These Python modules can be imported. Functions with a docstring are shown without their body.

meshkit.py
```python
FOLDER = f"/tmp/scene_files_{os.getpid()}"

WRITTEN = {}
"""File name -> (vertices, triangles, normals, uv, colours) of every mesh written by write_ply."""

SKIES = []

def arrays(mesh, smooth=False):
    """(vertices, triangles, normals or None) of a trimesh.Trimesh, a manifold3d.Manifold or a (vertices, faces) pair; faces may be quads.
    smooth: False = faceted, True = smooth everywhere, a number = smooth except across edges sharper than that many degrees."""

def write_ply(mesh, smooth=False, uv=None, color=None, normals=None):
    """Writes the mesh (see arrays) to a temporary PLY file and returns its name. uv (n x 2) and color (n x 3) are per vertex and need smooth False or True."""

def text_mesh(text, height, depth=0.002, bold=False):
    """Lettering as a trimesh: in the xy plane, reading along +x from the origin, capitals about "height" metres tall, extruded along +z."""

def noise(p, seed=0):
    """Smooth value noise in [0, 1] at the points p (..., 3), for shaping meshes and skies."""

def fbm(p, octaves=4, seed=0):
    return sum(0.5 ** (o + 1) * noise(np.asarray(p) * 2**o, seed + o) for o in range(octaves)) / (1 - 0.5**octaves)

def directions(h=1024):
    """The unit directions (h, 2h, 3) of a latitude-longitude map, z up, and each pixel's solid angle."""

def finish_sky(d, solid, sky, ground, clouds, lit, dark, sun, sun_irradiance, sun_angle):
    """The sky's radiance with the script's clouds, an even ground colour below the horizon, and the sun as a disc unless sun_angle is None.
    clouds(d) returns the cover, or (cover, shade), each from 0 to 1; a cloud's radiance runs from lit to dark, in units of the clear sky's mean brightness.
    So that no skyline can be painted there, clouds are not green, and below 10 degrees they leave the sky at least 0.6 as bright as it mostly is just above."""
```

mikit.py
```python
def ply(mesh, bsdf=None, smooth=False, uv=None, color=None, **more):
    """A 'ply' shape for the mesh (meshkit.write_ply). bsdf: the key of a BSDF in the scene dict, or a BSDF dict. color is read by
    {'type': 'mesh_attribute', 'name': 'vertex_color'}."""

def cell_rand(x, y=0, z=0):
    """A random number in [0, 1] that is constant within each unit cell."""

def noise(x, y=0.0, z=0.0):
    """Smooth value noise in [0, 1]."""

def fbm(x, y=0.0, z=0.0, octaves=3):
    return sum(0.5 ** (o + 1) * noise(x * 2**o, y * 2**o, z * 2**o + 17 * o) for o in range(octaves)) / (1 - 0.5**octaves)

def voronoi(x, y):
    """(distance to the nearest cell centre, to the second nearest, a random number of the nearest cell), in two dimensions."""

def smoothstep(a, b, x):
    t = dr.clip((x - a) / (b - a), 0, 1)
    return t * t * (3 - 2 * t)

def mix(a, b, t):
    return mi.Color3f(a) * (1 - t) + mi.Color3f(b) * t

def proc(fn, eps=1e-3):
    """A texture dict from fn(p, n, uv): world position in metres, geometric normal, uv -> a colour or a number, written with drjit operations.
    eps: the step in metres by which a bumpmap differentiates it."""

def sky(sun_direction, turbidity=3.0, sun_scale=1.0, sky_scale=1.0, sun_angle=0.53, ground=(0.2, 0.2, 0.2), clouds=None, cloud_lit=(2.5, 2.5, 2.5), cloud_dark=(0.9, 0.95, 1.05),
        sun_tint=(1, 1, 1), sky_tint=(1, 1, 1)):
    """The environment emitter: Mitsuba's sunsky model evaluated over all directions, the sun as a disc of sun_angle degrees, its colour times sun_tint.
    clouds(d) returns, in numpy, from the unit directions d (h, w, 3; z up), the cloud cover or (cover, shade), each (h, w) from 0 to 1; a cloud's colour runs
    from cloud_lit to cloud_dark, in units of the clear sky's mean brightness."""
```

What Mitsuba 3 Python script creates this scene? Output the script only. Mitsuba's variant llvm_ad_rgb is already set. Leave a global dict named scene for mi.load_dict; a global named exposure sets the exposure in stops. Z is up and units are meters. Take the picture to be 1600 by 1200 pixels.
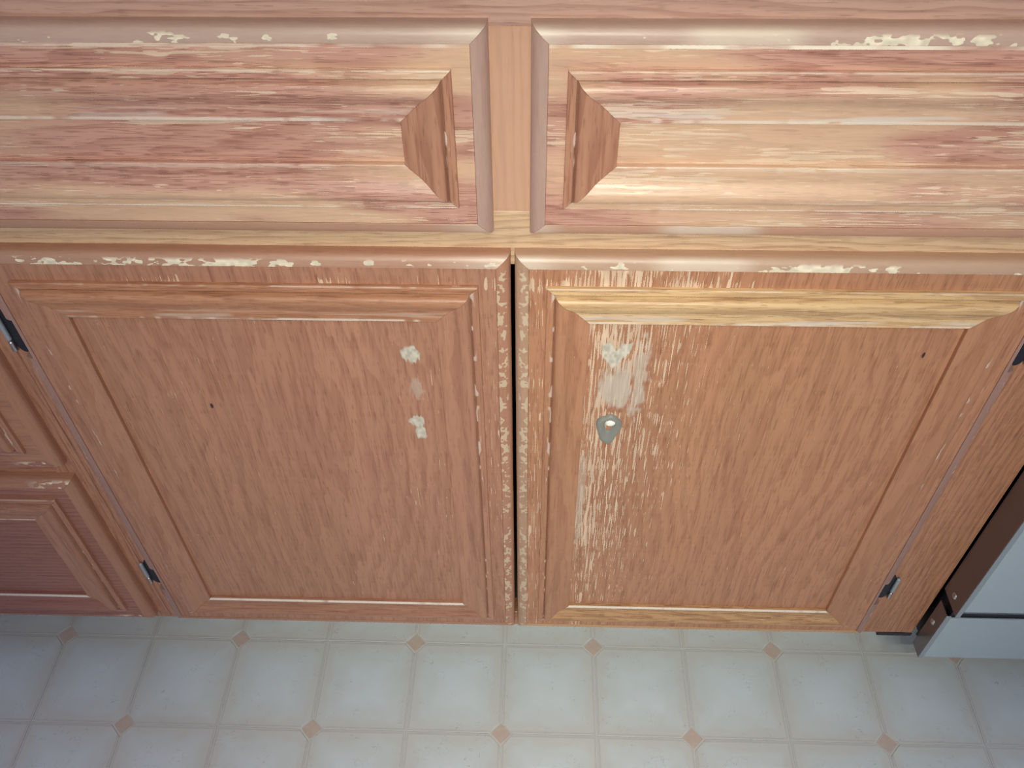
import math
import numpy as np
import trimesh
import drjit as dr
import mitsuba as mi
import mikit
from mikit import noise, fbm, smoothstep, mix, cell_rand, voronoi

T = mi.ScalarTransform4f
scene, labels = {}, {}

# ------------------------------------------------------------------ camera
CAM = np.array([0.01826766, -0.51987448, 1.06521642])
FWD = np.array([-0.02630932, 0.69612993, -0.71743358])
UP = np.array([-0.01459204, 0.71733811, 0.6965724])
scene['camera'] = {'type': 'perspective', 'fov': 61.6349, 'fov_axis': 'x', 'near_clip': 0.01, 'far_clip': 100.0,
                   'to_world': T().look_at(origin=CAM.tolist(), target=(CAM + FWD).tolist(), up=UP.tolist())}

# ------------------------------------------------------------------ light
# cool daylight that fills the kitchen
scene['daylight'] = {'type': 'constant', 'radiance': {'type': 'rgb', 'value': [0.245, 0.25, 0.345]}}
# two unseen clusters of warm spots, added to shape the falloff towards the edges:
# one across the room behind the photographer, one nearly overhead
for k, (x, y, z, tx, ty, tz, cut, power) in enumerate(((0, -2.65, 1.86, .07, 0, .70, 15, 1.58), (.14, -2.65, 1.86, .07, 0, .70, 15, 1.58), (0, -2.65, 1.98, .07, 0, .70, 15, 1.58),
                                                       (.14, -2.65, 1.98, .07, 0, .70, 15, 1.58), (-.25, -1.35, 2.4, .07, -.16, 0, 19, .58), (.39, -1.35, 2.4, .07, -.16, 0, 19, .58),
                                                       (-.05, -1.60, 2.4, .07, -.16, 0, 19, .58), (.19, -1.60, 2.4, .07, -.16, 0, 19, .58))):
    scene[f'added_spot_{k:03d}'] = {
        'type': 'spot', 'cutoff_angle': cut, 'beam_width': 1.0, 'intensity': {'type': 'rgb', 'value': [3.95 * power, 3.95 * power, 3.4 * power]},
        'to_world': T().look_at(origin=[x, y, z], target=[tx, ty, tz], up=[1, 0, 0])}
exposure = 0.0


# ------------------------------------------------------------------ materials
def rgb(*v):
    return {'type': 'rgb', 'value': list(v)}


def simple(name, col, rough=.5, metallic=0.0, spec=.5):
    scene[name] = {'type': 'twosided', 'bsdf': {'type': 'principled', 'base_color': rgb(*col) if isinstance(col, tuple) else col,
                                                'roughness': rough, 'metallic': metallic, 'specular': spec}}


TONES = [(.405, .198, .122),   # 0 red brown
         (.60, .400, .205),   # 1 golden
         (.34, .150, .110),   # 2 dark red
         (.53, .310, .205),   # 3 smooth tan
         (.42, .255, .165),   # 4 grey brown
         (.52, .305, .225),   # 5 worn rosy tan
         (.43, .206, .112),   # 6 orange brown
         (.30, .150, .100),   # 7 dark
         (.52, .320, .250),   # 8 pale rose, purple light along the top put into the rail colour
         (.43, .280, .225),   # 9 rosy grey
         (.59, .405, .250),   # 10 pale golden
         (.50, .290, .140),   # 11 amber
         (.33, .190, .150)]   # 12 dusky brown


LIP = .0425   # how far across the moulding's profile its inner lip lies


def on(m):
    return dr.select(m, mi.Float(1), mi.Float(0))


def ell(p, x, z, rx, rz):
    return dr.sqrt(dr.square((p.x - x) / rx) + dr.square((p.z - z) / rz))


def wood(p, n, uv):
    kind = dr.floor((uv.x + 5) / 10)
    a = uv.x - 10 * kind
    tone = dr.floor((uv.y + 5) / 10)
    b = uv.y - 10 * tone
    base = mi.Color3f(0)
    for i, c in enumerate(TONES):
        base = dr.select(tone == i, mi.Color3f(*c), base)
    # 0 frame, 1 door slab, 2 drawer slab, 3 level moulding, 4 level trim, 5 upright moulding, 6 upright trim
    frame, slab, drawer, mould, trim, umould, utrim = (kind == k for k in range(7))
    golden = (tone == 1) | (tone == 11)
    worn = drawer | ((mould | umould) & (p.z > .70))
    o = tone * 3.17 + kind * 1.71
    # growth rings: long streaks that arch
    warp = fbm(a * 2.6 + o, b * 7.0, 0.3 + o, 2)
    t = b * dr.select(frame, 150, 62) + dr.select(frame, 6.0, 9.0) * warp + .6 * noise(a * 30, b * 240)
    s = t - dr.floor(t)
    ring = smoothstep(.35, .92, s) * (1 - smoothstep(.93, 1.0, s))
    broad = fbm(a * 3.0 + 7 + o, b * 26, 1.7, 3)
    fine = .55 * noise(a * 34 + 3, b * 620, o) + .45 * noise(a * 70 + 3, b * 1300, o)
    pores = noise(a * 110, b * 1500, 3 + o)
    col = base * (1.0 + .36 * (broad - .5))
    soft = dr.select(trim | utrim | (tone == 3), .3, dr.select(worn | (mould & golden), 1.45, 1.0))
    col = mix(col, base * mi.Color3f(.72, .62, .60), dr.select(frame, .60, .40) * ring * soft)
    col = mix(col, col * mi.Color3f(.74, .66, .64), .60 * soft * smoothstep(.48, .74, fine))
    col = mix(col, col * mi.Color3f(.66, .60, .57), .55 * soft * smoothstep(.64, .84, pores))
    # rosy and golden patches on the drawer fronts
    patch = fbm(p.x * 5.5 + 2, p.z * 24 + 4, 0.0, 3) + .06 * smoothstep(.45, .1, dr.abs(p.x - .08)) + .08 * smoothstep(.76, .72, p.z) * on(mould) - .06
    gold = smoothstep(.46, .66, patch)
    col = dr.select(worn & ~umould, mix(col * mi.Color3f(.98, .90, .92), mi.Color3f(.66, .46, .29) * (.80 + .4 * fine), .62 * gold), col)
    # ---- wear -------------------------------------------------------
    bare = mi.Color3f(.68, .53, .38) * (.85 + .3 * noise(a * 60, b * 300, 9))
    f1 = noise(a * 46 + 11, b * 980 + 5, 2 + o)
    f2 = noise(a * 95 + 1, b * 1500 + 8, 4 + o)
    wl = fbm(p.x * 11 + 4, p.z * 8, 1.0, 3)
    wp = fbm(a * 7 + 1.5, b * 60, 6.0, 3)
    # right door: left third badly worn
    right = (1 - smoothstep(.05, .20, p.x + .06 * (wl - .5) + .10 * (.5 - p.z))) * smoothstep(.0, .01, p.x)
    right = right * (.42 + 1.0 * wl) * (.40 + .60 * smoothstep(.050, .078, p.x))
    left = smoothstep(-.12, -.03, p.x) * (1 - smoothstep(-.01, 0, p.x)) * (.2 + .4 * wl)
    doorwear = .08 + .28 * wl + right + .40 * left
    ringz = smoothstep(.640, .648, p.z) * smoothstep(-.34, -.22, -dr.abs(p.x + .02))
    doorwear = doorwear + .85 * ringz * smoothstep(.35, .7, noise(p.x * 30, 1.0)) * smoothstep(.662, .645, p.z)
    w = dr.select(slab, doorwear, dr.select(drawer | (mould & worn), .22 + .85 * smoothstep(.36, .70, wp), dr.select(umould, .45 * (right + left), dr.select(mould, .15 * wp, 0.0))))
    fleck = smoothstep(.97 - .40 * w, 1.04 - .40 * w, f1) + .8 * smoothstep(.97 - .33 * w, 1.03 - .33 * w, f2)
    col = mix(col, bare, dr.clip(fleck, 0, 1) * dr.select(worn, .66, .72))
    # where the handles were
    jag = .45 * (noise(p.x * 620, p.z * 130, 5) - .5) + .5 * (fbm(p.x * 160, p.z * 160, 2.0, 2) - .5)
    grey = mi.Color3f(.51, .47, .38) * (.8 + .4 * noise(p.x * 500, p.z * 300))
    spot = mi.Float(0)
    for x, z, rx, rz in ((-.0845, .5755, .0080, .0105), (-.0858, .4925, .0074, .0090), (-.0835, .4770, .0055, .0090)):
        spot = dr.maximum(spot, 1 - smoothstep(.72, 1.08, ell(p, x, z, rx, rz) + jag))
    hx, hz = (p.x - .0850) / .0125, (p.z - .5780) / .0165
    top = .80 - .55 * dr.maximum(0, 1 - dr.abs(hx + .05) * 2.6)
    heart = dr.maximum(dr.abs(hx) - 1.0, dr.maximum(hz - top, -hz - 1.0 + 1.25 * dr.abs(hx + .15)))
    spot = dr.maximum(spot, 1 - smoothstep(-.10, .10, heart + .7 * jag))
    col = dr.select(slab, mix(col, grey, .95 * spot), col)
    smear = 1 - smoothstep(.65, 1.15, ell(p, .0885, .5400, .0155, .0270) + .9 * jag)
    smear = dr.maximum(smear, .8 * (1 - smoothstep(.6, 1.2, ell(p, .106, .5500, .0065, .0480) + 1.7 * jag)))
    smear = dr.maximum(smear, .55 * (1 - smoothstep(.6, 1.2, ell(p, -.0825, .5335, .0060, .0120) + 1.2 * jag)))
    smear = dr.maximum(smear, .6 * (1 - smoothstep(.5, 1.2, ell(p, .0640, .37, .0050, .090) + 1.6 * jag)))
    col = dr.select(slab, mix(col, mi.Color3f(.52, .44, .36) * (.8 + .4 * fine), .8 * smear), col)
    dot = 1 - smoothstep(.7, 1.1, dr.minimum(ell(p, -.2673, .5085, .0014, .0035), ell(p, .3313, .5821, .0012, .0035)))
    col = dr.select(slab, mix(col, mi.Color3f(.05, .025, .02), dot), col)
    # chipped varnish on the edge trims (b: the way across, from the outer edge)
    run = fbm(p.x * 9 + 3.1, p.z * 3 + 1, 5.0, 3)
    c = .55 * fbm(p.x * 75 + 2, b * 190, 7.0, 2) + .45 * fbm(p.x * 210, b * 420, 1.0, 2)
    hi = smoothstep(.05, .30, p.x) * .25 - .02 - .10 * smoothstep(.30, .06, p.x) * smoothstep(-.3, 0, p.x)
    lo = dr.select(p.x > 0, .04 + .13 * smoothstep(.14, .26, p.x), .10 - .14 * smoothstep(.05, .24, dr.abs(p.x + .17)))
    many = dr.select(p.z > .75, hi, lo)
    chip = smoothstep(.0118, .0150, b) * smoothstep(.02, .06, c - .60 + many + .50 * (run - .5) + 14 * (b - .0165))
    chip = chip * on((dr.abs(p.z - .840) < .012) | (dr.abs(p.z - .669) < .012))
    chip = chip + on((p.z < .62) & (p.x < -.435)) * smoothstep(-.49, -.455, p.x) * smoothstep(.0, .05, c - .50) * smoothstep(.008, .014, b)
    col = dr.select(trim, mix(col, mi.Color3f(.72, .64, .48) * (.78 + .4 * noise(p.x * 300, b * 400)), dr.clip(chip, 0, 1)), col)
    haze = on(p.z > .62) * smoothstep(.006, .013, b) * (.15 + .6 * smoothstep(.25, .6, noise(p.x * 14, 3.0)) * smoothstep(.16, .08, dr.abs(p.x - .09)))
    col = dr.select(trim, mix(col, mi.Color3f(.62, .51, .40), haze), col)
    near = 1 - smoothstep(.0145, .0165, dr.abs(p.x - .0006))
    cs = .55 * noise(b * 260 + 2, p.z * 170, 2.0) + .45 * noise(b * 500, p.z * 420, 6.0)
    chip = near * on(p.z < .67) * smoothstep(.0100, .0128, b) * smoothstep(.0, .07, cs - .56)
    col = dr.select(utrim, mix(col, mi.Color3f(.60, .49, .34), .70 * chip), col)
    scuff = utrim & (dr.abs(p.x) > .40) & (p.x > -.43)
    col = dr.select(scuff, mix(col, mi.Color3f(.60, .50, .44), .7 * smoothstep(.66, .80, noise(p.z * 60, 3.0) * .5 + .5 * noise(p.z * 260, b * 700)) * (1 - smoothstep(.002, .006, dr.abs(b - .009)))), col)
    # moulding arrises rubbed bare (b: the way across the profile)
    outer = 1 - smoothstep(.0006, .0015, dr.abs(b - .0037))
    lip = 1 - smoothstep(.0010, .0026, dr.abs(b - LIP))
    strong = dr.select(p.z < .25, 1.0, dr.select((p.z > .70) & (p.z < .765), dr.select(b < .02, .95, .22), dr.select(b < .02, .32, .60)))
    rubbed = dr.maximum(outer, lip) * smoothstep(.28, .58, noise(a * 20 + o, 4.0, o) * .6 + .4 * noise(a * 160, 1.0, o) + .25 * on(p.z < .25))
    groove = 1 - smoothstep(.0003, .0011, dr.abs(b - .0098))
    col = dr.select(mould | umould, col * (1 - .45 * groove), col)
    col = dr.select(mould, mix(col, mi.Color3f(.78, .68, .56), strong * rubbed), col)
    shelf = mould & ((p.z > .765) | ((p.z > .58) & (p.z < .66)))
    sb = smoothstep(LIP - .012, LIP - .002, b) * smoothstep(.42, .62, .5 * wp + .5 * noise(a * 26, b * 500, 3.0))
    col = dr.select(shelf, mix(col, mi.Color3f(.62, .54, .47), .75 * sb), col)
    col = dr.select(umould, mix(col, mi.Color3f(.70, .60, .52), .8 * (1 - smoothstep(.001, .003, dr.abs(b - .0095))) * smoothstep(.70, .80, noise(a * 120, b * 300)) * on(p.z < .78) * .7), col)
    rub = (.35 + .65 * smoothstep(-.1, .1, p.x)) * smoothstep(.35, .6, noise(p.x * 9 + 3, 2.0) * .7 + .3 * noise(p.x * 90, 1.0))
    col = dr.select(drawer & (dr.abs(p.z - .8352) < .0013), mix(col, mi.Color3f(.80, .70, .56), rub), col)
    return dr.clip(col, 0.01, .9)


scene['oak'] = {'type': 'twosided', 'bsdf': {'type': 'principled', 'base_color': mikit.proc(wood), 'roughness': .40, 'specular': .45}}

TILE, FX, FY = .1184, .1016, .0279


def vinyl(p, n, uv):
    ga, gb = (p.x - FX) / TILE, (p.y - FY) / TILE
    da, db = dr.abs(ga - dr.round(ga)) * TILE, dr.abs(gb - dr.round(gb)) * TILE
    d = dr.minimum(da, db)
    wob = fbm(p.x * 60, p.y * 60, 0.0, 3)
    edge = 1 - smoothstep(.006, .019, d + .016 * (wob - .5))
    blot = .5 + .5 * smoothstep(.012, .045, d) - .5 + .35 * (fbm(p.x * 38 + 5, p.y * 38, 2.0, 3) - .2)
    col = mix((.68, .75, .73), (.74, .83, .85), smoothstep(.1, .9, blot))
    col = mix(col, (.67, .68, .63), .75 * edge)
    col = mix(col, (.52, .51, .48), .40 * (1 - smoothstep(.0005, .0016, dr.abs(d - .0026))))
    q = fbm(p.x * 150, p.y * 190, 4.0, 2)
    vein = (1 - smoothstep(.0, .018, dr.abs(q - .5))) * smoothstep(.60, .72, noise(p.x * 70 + 3, p.y * 70, 8.0))
    return mix(col, (.40, .42, .40), .55 * vein)


scene['vinyl'] = {'type': 'twosided', 'bsdf': {'type': 'principled', 'base_color': mikit.proc(vinyl), 'roughness': .42, 'specular': .35}}
simple('vinyl_joint', (.70, .70, .67), .5)


def tan(p, n, uv):
    return mix((.60, .49, .41), (.67, .56, .47), fbm(p.x * 260, p.y * 260, 0.0, 2))


scene['vinyl_tan'] = {'type': 'twosided', 'bsdf': {'type': 'principled', 'base_color': mikit.proc(tan), 'roughness': .42, 'specular': .35}}
simple('vinyl_pale', (.66, .65, .60), .45)
simple('black_plastic', (.012, .012, .018), .5)
simple('dark_inside', (.05, .045, .04), .8)
simple('steel', (.55, .55, .52), .32, 1.0)
simple('dull_steel', (.36, .41, .44), .5, .45)
simple('sheet_steel', (.16, .17, .20), .4, .6)
simple('brown_steel', (.22, .195, .205), .33, .9)
simple('white_enamel', (.36, .43, .46), .30)
simple('grey_residue', (.22, .22, .19), .45)
simple('white_plug', (.80, .78, .70), .5)
simple('plaster', (.75, .74, .70), .8)
simple('laminate', (.62, .60, .55), .35)


# ------------------------------------------------------------------ mesh helpers
class Mesh:
    """vertices with their own uv; nothing is shared across hard edges"""

    def __init__(self):
        self.v, self.f, self.uv, self.n = [], [], [], 0

    def grid(self, rows, uvs):
        rows = [np.asarray(r, float) for r in rows]
        k, m = len(rows), len(rows[0])
        self.v += [np.vstack(rows)]
        self.uv += [np.vstack([np.asarray(u, float) for u in uvs])]
        for i in range(k - 1):
            for j in range(m - 1):
                q = self.n + i * m + j
                self.f += [[q, q + 1, q + m + 1], [q, q + m + 1, q + m]]
        self.n += k * m

    def ply(self, bsdf):
        m = trimesh.Trimesh(np.vstack(self.v), np.array(self.f), process=False)
        return mikit.ply(m, bsdf, smooth=True, uv=np.vstack(self.uv))


def code(a, b, kind, tone):
    return np.stack([np.asarray(a, float) + 10 * kind, np.asarray(b, float) + 10 * tone], -1)


def wood_box(x0, x1, y0, y1, z0, z1, axis, kind, tone, cham=.0006):
    """a board with tiny chamfers on its front edges; grain along axis 0 (x) or 2 (z)"""
    m = Mesh()

    def face(pts):
        pts = np.asarray(pts, float)
        a = pts[:, axis]
        b = pts[:, 2 - axis] + .7 * (pts[:, 1])
        uv = code(a, b, kind, tone)
        m.grid([pts[[0, 1]], pts[[3, 2]]], [uv[[0, 1]], uv[[3, 2]]])
    c = cham
    X0, X1, Z0, Z1, Yc = x0 + c, x1 - c, z0 + c, z1 - c, y0 + c
    face([[X0, y0, Z0], [X1, y0, Z0], [X1, y0, Z1], [X0, y0, Z1]])
    face([[x0, Yc, z1], [X0, y0, Z1], [X1, y0, Z1], [x1, Yc, z1]])
    face([[x0, Yc, z0], [x1, Yc, z0], [X1, y0, Z0], [X0, y0, Z0]])
    face([[x0, Yc, z0], [X0, y0, Z0], [X0, y0, Z1], [x0, Yc, z1]])
    face([[x1, Yc, z0], [x1, Yc, z1], [X1, y0, Z1], [X1, y0, Z0]])
    face([[x0, Yc, z1], [x1, Yc, z1], [x1, y1, z1], [x0, y1, z1]])
    face([[x0, Yc, z0], [x0, y1, z0], [x1, y1, z0], [x1, Yc, z0]])
    face([[x0, Yc, z0], [x0, Yc, z1], [x0, y1, z1], [x0, y1, z0]])
    face([[x1, Yc, z0], [x1, y1, z0], [x1, y1, z1], [x1, Yc, z1]])
    face([[x0, y1, z0], [x0, y1, z1], [x1, y1, z1], [x1, y1, z0]])
    return m.ply('oak')


def box(x0, x1, y0, y1, z0, z1, bsdf, r=.0008):
    b = trimesh.creation.box(bounds=[[x0, y0, z0], [x1, y1, z1]])
    r = min(r, (x1 - x0) / 3, (y1 - y0) / 3, (z1 - z0) / 3)
    pts = []
    for v in b.vertices:
        for k in range(3):
            q = v.copy()
            for j in range(3):
                if j != k:
                    q[j] += r * np.sign(np.array([(x0 + x1) / 2, (y0 + y1) / 2, (z0 + z1) / 2])[j] - v[j])
            pts.append(q)
    return mikit.ply(trimesh.convex.convex_hull(np.array(pts)), bsdf)


def smooth_profile(pts, n=5):
    """[(across, height)] runs separated by None -> list of smooth runs, Catmull-Rom refined"""
    runs, cur = [], []
    for q in pts + [None]:
        if q is None:
            P = np.array(cur)
            if len(P) > 2:
                E = np.vstack([2 * P[0] - P[1], P, 2 * P[-1] - P[-2]])
                out = []
                for i in range(1, len(E) - 2):
                    for s in np.linspace(0, 1, n, endpoint=False):
                        out.append(.5 * (2 * E[i] + (E[i + 1] - E[i - 1]) * s + (2 * E[i - 1] - 5 * E[i] + 4 * E[i + 1] - E[i + 2]) * s**2
                                         + (3 * E[i] - E[i - 1] - 3 * E[i + 1] + E[i + 2]) * s**3))
                out.append(P[-1])
                P = np.array(out)
            runs.append(P)
            cur = []
        else:
            cur.append((q[0] * .001, q[1] * .001))
    return runs


SIDES = {'top': ((1, 0), (0, -1)), 'bottom': ((1, 0), (0, 1)), 'left': ((0, 1), (1, 0)), 'right': ((0, 1), (-1, 0))}


def strip(rect, side, runs, y, kind, tone, gap=.0001, spans=None):
    """one mitred length of a profile along one side of rect (x0, x1, z0, z1), standing off the plane y towards the viewer.
    spans: [(t0, t1, cut)]: lengths along the side whose profile starts only cut metres in from the outer edge (a notch)"""
    x0, x1, z0, z1 = rect
    m = Mesh()
    horizontal = side in ('top', 'bottom')
    lo, hi = (x0, x1) if horizontal else (z0, z1)
    at0 = {'top': z1, 'bottom': z0, 'left': x0, 'right': x1}[side]
    sgn = {'top': -1, 'bottom': 1, 'left': 1, 'right': -1}[side]

    def line(w, h, ends):
        out = []
        for e in ends:
            t = (lo + w + gap) if e is None else (hi - w - gap if e == 'end' else e)
            across = at0 + sgn * w
            out.append((t, y - h, across) if horizontal else (across, y - h, t))
        return np.array(out, float)

    for ends, cut in spans or [((None, 'end'), 0.0)]:
        arc, wmax, last = 0.0, 0.0, None
        rs = []
        for R in runs:
            if cut:
                R = R[R[:, 0] >= cut]
                if len(R) == 0:
                    continue
            rs.append(R)
        if cut:
            rs = [np.array([[cut, 0.0], [cut, rs[0][0, 1]]])] + rs
        for R in rs:
            rows, uvs = [], []
            for w, h in R:
                if last is not None:
                    arc += math.hypot(w - last[0], h - last[1])
                last = (w, h)
                L = line(w, h, ends)
                rows.append(L)
                uvs.append(code(L[:, 0 if horizontal else 2], [arc, arc], kind, tone))
            if len(rows) > 1:
                m.grid(rows, uvs)
        # mitre ends and back
        P = np.vstack(rs)
        for q in (0, 1):
            e = ends[q]
            fr = np.array([line(w, h, (e, e))[0] if e is not None and e != 'end' else line(w, h, (None, 'end'))[q] for w, h in P])
            bk = fr.copy()
            bk[:, 1] = y
            uv = code(fr[:, 0 if horizontal else 2], np.linspace(.012, .02, len(P)), kind, tone)
            m.grid([fr, bk], [uv, uv])
        b0, b1 = line(P[0, 0], 0, ends), line(P[-1, 0], 0, ends)
        uv = code([0, 0], [.015, .015], kind, tone)
        m.grid([b0, b1], [uv, uv])
    return m.ply('oak')


TRIM_W = 10.8
TRIM = smooth_profile([(0, 0), (0, 5.2), None, (0, 5.2), (.7, 7.8), (2.3, 9.9), (4.8, 11.4), (7.8, 12.2), (10.3, 12.5), None, (10.3, 12.5), (10.8, 11.2), (10.8, 0)])
MOULD_W = 34.5
MOULD = smooth_profile([(0, 0), (0, 3.3), None, (0, 3.3), (.5, 3.9), (3, 4.2), (6.0, 4.2), None, (6.0, 4.2), (6.3, 3.4), (6.7, 4.2), None, (6.7, 4.2), (7.7, 7.4), (9.4, 9.0),
                        (12, 9.7), (14.8, 9.3), (17.2, 8.2), (19.8, 6.5), (22.4, 5.3), (25, 4.8), (29, 4.7), (33.6, 4.6), None, (33.6, 4.6), (34.3, 4.2), (34.5, 3.4), None, (34.5, 3.4), (34.5, 0)])
FRONT = .012


def numbered(key):
    if key not in scene:
        return key
    k = 1
    while f'{key}_{k:03d}' in scene:
        k += 1
    return f'{key}_{k:03d}'


def part(key, shape, label=None):
    key = numbered(key)
    scene[key] = shape
    if label:
        labels[key] = {'label': label}
    return key


def tag(key, label, cat=None, group=None, kind=None):
    labels[key] = {'label': label}
    for a, b in (('category', cat), ('group', group), ('kind', kind)):
        if b:
            labels[key][a] = b


def front(key, rect, axis, slabkind, slabtone, moulds, trims, label, notches=(), mlabels={}, inset=.0245):
    """one door or drawer front: slab, four edge trims, four applied mouldings. rect (x0, x1, z0, z1) at the face frame"""
    x0, x1, z0, z1 = rect
    w = TRIM_W * .001
    part(key, wood_box(x0 + w, x1 - w, -FRONT, -.0001, z0 + w, z1 - w, axis, slabkind, slabtone, .0003), label)
    for side, tone in trims.items():
        spans = None
        if notches and notches[0] == side:
            spans, t = [], None
            for zc in notches[1]:
                spans += [((t, zc - .0215), 0.0), ((zc - .0215, zc + .0215), .0078)]
                t = zc + .0215
            spans.append(((t, 'end'), 0.0))
        part(f'{key}__edge_trim', strip(rect, side, TRIM, -.0001, 4 if side in ('top', 'bottom') else 6, tone, spans=spans), mlabels.get('trim_' + side))
    r = (x0 + inset, x1 - inset, z0 + .0265, z1 - .0265 + .4 * (.0245 - inset))
    for side, tone in moulds.items():
        part(f'{key}__moulding', strip(r, side, MOULD, -FRONT - .00002, 3 if side in ('top', 'bottom') else 5, tone), mlabels.get(side))


# ------------------------------------------------------------------ the room: floor, back wall
def prism(poly, z0, z1, c, bsdf):
    """a small flat piece with chamfered top edges"""
    poly = np.asarray(poly, float)
    mid = poly.mean(0)
    inner = mid + (poly - mid) * (1 - c / np.linalg.norm(poly - mid, axis=1).mean())
    n = len(poly)
    v = np.vstack([np.c_[poly, np.full(n, z0)], np.c_[poly, np.full(n, z1 - c)], np.c_[inner, np.full(n, z1)]])
    f = []
    for i in range(n):
        j = (i + 1) % n
        f += [[i, j, n + j], [i, n + j, n + i], [n + i, n + j, 2 * n + j], [n + i, 2 * n + j, 2 * n + i]]
    f += [[2 * n, 2 * n + i, 2 * n + i + 1] for i in range(1, n - 1)] + [[0, i + 1, i] for i in range(1, n - 1)]
    return mikit.ply((v, np.array(f)), bsdf)


scene['floor'] = box(-1.5, 1.5, -1.6, .62, -.03, -.0016, 'vinyl_joint')
tag('floor', 'pale vinyl floor printed as square tiles with small tan diamonds', kind='structure')
TILES_X, TILES_Y = range(-10, 9), range(-10, 2)
hc, g = .0150, .0005
variants = {}
for i in TILES_X:
    for j in TILES_Y:
        X0, Y0 = FX + i * TILE, FY + j * TILE
        even = (i + j) % 2 == 0
        if even not in variants:
            a0, a1 = g, TILE - g
            corner = lambda on, pts, single: pts if on else [single]
            poly = corner(even, [(a0, hc), (hc, a0)], (a0, a0)) + corner(not even, [(a1 - hc, a0), (a1, hc)], (a1, a0)) \
                + corner(even, [(a1, a1 - hc), (a1 - hc, a1)], (a1, a1)) + corner(not even, [(hc, a1), (a0, a1 - hc)], (a0, a1))
            variants[even] = prism(poly, -.0016, 0, .0004, 'vinyl')
        part('floor__tile', {**variants[even], 'to_world': T().translate([X0, Y0, 0])})
dia = prism([(-.0125, 0), (0, -.0125), (.0125, 0), (0, .0125)], -.0016, -.0001, .0003, 'vinyl_tan')
rim = prism([(-.0142, 0), (0, -.0142), (.0142, 0), (0, .0142)], -.0016, -.0004, .0003, 'vinyl_pale')
for i in range(-10, 10):
    for j in range(-6, 3):
        if (i + j) % 2 == 0:
            k = part('floor__diamond_inset', {**dia, 'to_world': T().translate([FX + i * TILE, FY + j * TILE, 0])})
            part(k + '__rim', {**rim, 'to_world': T().translate([FX + i * TILE, FY + j * TILE, 0])})
scene['wall_back'] = box(-1.5, 1.5, .62, .70, -.03, 2.4, 'plaster')
tag('wall_back', 'plain pale wall behind the base cabinets', kind='structure')

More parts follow.
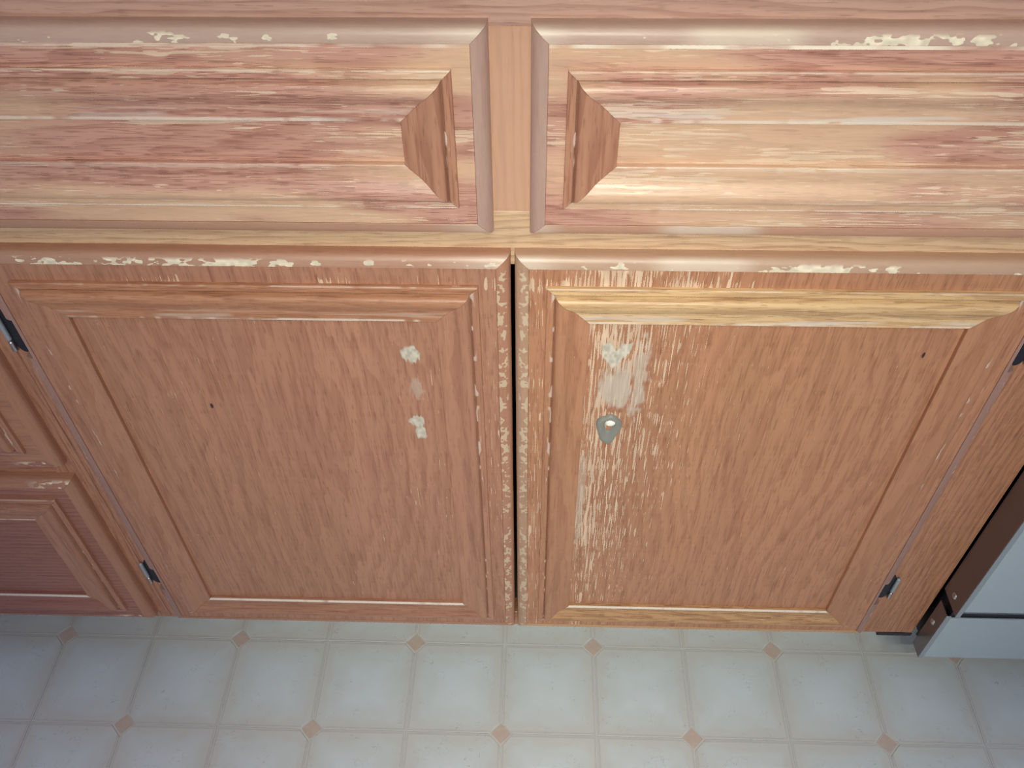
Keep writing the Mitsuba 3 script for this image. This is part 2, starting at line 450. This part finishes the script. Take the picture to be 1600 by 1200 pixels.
# ------------------------------------------------------------------ sink base cabinet
SC = 'sink_base_cabinet'
XL, XR, ZB, ZT = -.4257, .4785, .108, .8786      # face frame
tag(SC, 'worn oak sink base cabinet with two doors and two false drawer fronts', 'cabinet')
FT = .019
part(f'{SC}__top_rail', wood_box(XL + .05, XR - .0985, 0, FT, .842, ZT, 0, 0, 8), 'rail above the drawer fronts, purple cast of light put into its rosy colour')
part(f'{SC}__middle_rail', wood_box(XL, XR, 0, FT, .660, .708, 0, 0, 10), 'golden oak rail between drawer fronts and doors')
part(f'{SC}__bottom_rail', wood_box(XL + .05, XR - .0985, 0, FT, ZB, .138, 0, 0, 6))
part(f'{SC}__center_stile', wood_box(-.030, .030, 0, FT, .708, .842, 2, 0, 3), 'smooth tan stile between the two drawer fronts')
for za, zb in ((ZB, .660), (.708, ZT)):
    part(f'{SC}__left_stile', wood_box(XL, XL + .05, 0, FT, za, zb, 2, 0, 0))
    part(f'{SC}__right_stile', wood_box(XR - .0985, XR, 0, FT, za, zb, 2, 0, 6))
part(f'{SC}__side_panel', box(XL, XL + .012, FT, .60, ZB, ZT, 'dark_inside'))
part(f'{SC}__leg_panel', box(XL, XL + .012, .088, .60, 0.0, ZB, 'dark_inside'))
part(f'{SC}__side_panel', box(XR - .012, XR, FT, .60, ZB, ZT, 'dark_inside'))
part(f'{SC}__leg_panel', box(XR - .012, XR, .088, .60, 0.0, ZB, 'dark_inside'))
part(f'{SC}__back_panel', box(XL + .012, XR - .012, .594, .60, ZB, ZT, 'dark_inside'))
part(f'{SC}__bottom_panel', box(XL + .012, XR - .012, FT, .594, ZB + .018, ZB + .030, 'dark_inside'))
part(f'{SC}__toe_kick', wood_box(XL, XR, .075, .087, 0.0, ZB - .0002, 0, 0, 7))
part(f'{SC}__black_strip', box(.4370, XR, -.0012, .017, ZB - .0060, ZB - .0002, 'black_plastic'), 'thin black strip under the right stile')

GL, GR = -.0012, .0020
DZ0, DZ1 = .1215, .6758
HZ = (.2135, .5855)
front(f'{SC}__door', (-.4125, GL, DZ0, DZ1), 2, 1, 0, {'top': 6, 'bottom': 0, 'left': 0, 'right': 0}, {'top': 0, 'bottom': 0, 'left': 12, 'right': 0},
      'left door with two pale scars where a handle sat', ('left', HZ))
front(f'{SC}__door', (GR, .4125, DZ0, DZ1), 2, 1, 6, {'top': 1, 'bottom': 11, 'left': 6, 'right': 6}, {'top': 4, 'bottom': 11, 'left': 4, 'right': 12},
      'right door, badly worn near its inner edge', ('right', HZ), {'top': 'golden moulding rubbed almost bare'})
FZ0, FZ1 = .6945, .8472
front(f'{SC}__false_drawer_front', (-.45 + .036, -.0132, FZ0, FZ1), 0, 2, 5, {'top': 5, 'bottom': 5, 'right': 0, 'left': 0}, {'top': 9, 'bottom': 0, 'right': 9, 'left': 9}, 'left false drawer front, rosy brown and scratched', inset=.0230)
front(f'{SC}__false_drawer_front', (.0132, .4125, FZ0, FZ1), 0, 2, 5, {'top': 5, 'bottom': 5, 'right': 0, 'left': 0}, {'top': 9, 'bottom': 0, 'right': 9, 'left': 9}, 'right false drawer front, golden brown and scratched', inset=.0230)


def tube(p0, p1, r, bsdf, n=14):
    c = trimesh.creation.cylinder(radius=r, segment=[p0, p1], sections=n)
    return mikit.ply(c, bsdf, smooth=40)


def capsule(x, y, z0, z1, r, bsdf):
    c = trimesh.creation.capsule(height=z1 - z0 - 2 * r, radius=r, count=[14, 14])
    c.apply_translation([x, y, z0 + r - c.bounds[0][2] - r])
    return mikit.ply(c, bsdf, smooth=True)


def hinge(door, sx, zc):
    """knuckles standing beside a black oval plate at the door's outer edge"""
    t = np.linspace(0, 2 * np.pi, 32, endpoint=False)
    xs_, zs_ = sx * .4140 + .0095 * np.sign(np.cos(t)) * np.abs(np.cos(t))**.7, zc + .0245 * np.sign(np.sin(t)) * np.abs(np.sin(t))**.9
    oval = trimesh.convex.convex_hull(np.vstack([np.c_[xs_, np.full(32, -.0009), zs_], np.c_[xs_, np.full(32, 0.0), zs_]]))  # flat black plate stands in for the shade inside the hinge recess
    k = part(f'{door}__hinge', mikit.ply(oval, 'black_plastic'), 'hinge with a black oval plate put in for the shade of its recess')
    for a, b, m in ((-.0225, -.0100, 'steel'), (-.0096, .0190, 'dull_steel')):
        part(f'{k}__knuckle', capsule(sx * .4238, -.0024, zc + a, zc + b, .0023, m), 'steel knuckle')


for z in HZ:
    hinge(f'{SC}__door', -1, z)
    hinge(f'{SC}__door_001', 1, z)

# residue of the lost handle on the right door
ang = np.linspace(0, 2 * np.pi, 40, endpoint=False)
xs = .0845 + .0112 * np.cos(ang) * (1 + .13 * np.sin(3 * ang + .3)) * np.where(np.sin(ang) < 0, 1 - .25 * np.sin(ang)**2, 1)
zs = .4890 + np.where(np.sin(ang) > 0, .0165, .0225) * np.sin(ang) * (1 + .05 * np.cos(5 * ang))
rng = np.random.default_rng(4)
v, f = [], []
rings = [(1.0, 0.0), (.97, .0016), (.86, .0030), (.70, .0032), (.46, .0022), (.30, .0001)]
for s, h in rings:
    wob = 1 + .05 * rng.standard_normal(40) * (0 < s < 1)
    v += [[.0845 + (x - .0845) * s, -FRONT - h * w, .4915 + (z - .4915) * s] for x, z, w in zip(xs, zs, wob)]
for i in range(len(rings) - 1):
    for j in range(40):
        q, r = i * 40 + j, i * 40 + (j + 1) % 40
        f += [[q, q + 40, r + 40], [q, r + 40, r]]
part(f'{SC}__door_001__glue_residue', mikit.ply(trimesh.Trimesh(np.array(v), np.array(f), process=False), 'grey_residue', smooth=True), 'grey ring of glue where the handle was')
s = trimesh.creation.icosphere(subdivisions=3, radius=1)
s.apply_scale([.0044, .0022, .0036])
s.apply_translation([.0856, -FRONT - .0026, .4970])
part(f'{SC}__door_001__plug', mikit.ply(s, 'white_plug', smooth=True), 'small white plug in the glue ring')

# ------------------------------------------------------------------ drawer cabinet at the left
DC = 'drawer_base_cabinet'
tag(DC, 'oak drawer base cabinet left of the left sink door', 'cabinet')
DX0, DX1 = -.86, -.4261
part(f'{DC}__stile', wood_box(DX1 - .032, DX1, 0, FT, ZB, .660, 2, 0, 0))
part(f'{DC}__stile', wood_box(DX0, DX0 + .032, 0, FT, ZB, ZT, 2, 0, 6))
part(f'{DC}__stile', wood_box(DX1 - .032, DX1, 0, FT, .708, ZT, 2, 0, 0))
for z0, z1, t in ((ZB, .138, 0), (.380, .428, 0), (.660, .708, 10), (.842, ZT, 8)):
    part(f'{DC}__rail', wood_box(DX0 + .032, DX1 if t == 10 else DX1 - .032, 0, FT, z0, z1, 0, 0, t))
part(f'{DC}__side_panel', box(DX0, DX0 + .012, FT, .60, ZB, ZT, 'dark_inside'))
part(f'{DC}__leg_panel', box(DX0, DX0 + .012, .088, .60, 0.0, ZB, 'dark_inside'))
part(f'{DC}__side_panel', box(DX1 - .012, DX1, FT, .60, ZB, ZT, 'dark_inside'))
part(f'{DC}__leg_panel', box(DX1 - .012, DX1, .088, .60, 0.0, ZB, 'dark_inside'))
part(f'{DC}__back_panel', box(DX0 + .012, DX1 - .012, .594, .60, ZB, ZT, 'dark_inside'))
part(f'{DC}__toe_kick', wood_box(DX0, DX1 - .0002, .075, .087, 0.0, ZB - .0002, 0, 0, 7))
for z0, z1, tt in ((DZ0, .3935, 2), (.4135, DZ1, 0), (FZ0, FZ1, 5)):
    front(f'{DC}__drawer', (DX0 + .012, -.4385, z0, z1), 0, 0 if tt == 2 else 1 if tt == 0 else 2, tt, {'top': 0, 'bottom': 2, 'left': 0, 'right': 0}, {'top': 0, 'bottom': 2, 'left': 0, 'right': 0}, None)

# ------------------------------------------------------------------ dishwasher at the right
DW = 'dishwasher'
tag(DW, 'white panelled dishwasher with steel edge trim right of the sink cabinet', 'dishwasher')
WX0, WX1 = .4802, 1.078
part(f'{DW}__body', box(WX0 + .010, WX1 - .01, .004, .58, .0985, .86, 'black_plastic'))
part(f'{DW}__base', box(WX0 + .012, WX1 - .012, .10, .57, 0, .0984, 'black_plastic'))
part(f'{DW}__door_panel', box(WX0 + .0054, WX1 - .0054, -.0368, .003, .2225, .735, 'white_enamel'), 'white door panel')
part(f'{DW}__control_panel', box(WX0 + .0005, WX1 - .0005, -.045, .003, .738, .860, 'black_plastic'))
part(f'{DW}__kick_panel', box(WX0 + .0054, WX1 - .0054, -.0265, -.0236, .0990, .1900, 'white_enamel'), 'white kick panel')


def trim_pair(name, yb, yf, z0, z1):
    """at either end: a brown side leaf and the narrow bright strip at its front"""
    for x, sx in ((WX0, 1), (WX1, -1)):
        k = part(f'{DW}__{name}', box(min(x, x + sx * .0012), max(x, x + sx * .0012), yf + .0013, yb, z0, z1, 'brown_steel', .0002), 'brown side leaf of the steel trim')
        part(f'{k}__edge_strip', box(min(x, x + sx * .0052), max(x, x + sx * .0052), yf, yf + .0012, z0, z1, 'dull_steel', .0003), 'bright steel edge strip')


trim_pair('door_trim', -.0012, -.0375, .2125, .735)
trim_pair('kick_trim', -.0065, -.0275, .0985, .1965)
part(f'{DW}__gap_shadow', box(WX0 + .006, WX1 - .006, -.0234, .0038, .0995, .2222, 'black_plastic'))  # black box added so the gap above the kick panel reads as shade
part(f'{DW}__bottom_trim', box(WX0 + .0056, WX1 - .0056, -.0366, -.0245, .2190, .2222, 'sheet_steel'), 'thin steel trim under the door panel')
for y, z in ((-.0195, .2275), (-.0145, .1625)):
    s = trimesh.creation.icosphere(subdivisions=3, radius=.0042)
    s.vertices[:, 0] *= .45
    s.apply_translation([WX0 - .0002, y, z])
    part(f'{DW}__screw', mikit.ply(s, 'steel', smooth=True), 'round screw head in the side trim')

# ------------------------------------------------------------------ countertop
pts = []
for x in (-.9, 1.12):
    for y, z in ((-.042, .885), (-.040, .880), (-.037, .8788), (.615, .8788), (-.042, .908), (-.038, .915), (-.030, .918), (.615, .918)):
        pts.append((x, y, z))
scene['countertop'] = mikit.ply(trimesh.convex.convex_hull(np.array(pts)), 'laminate')
tag('countertop', 'pale laminate countertop running over the base cabinets', 'countertop')
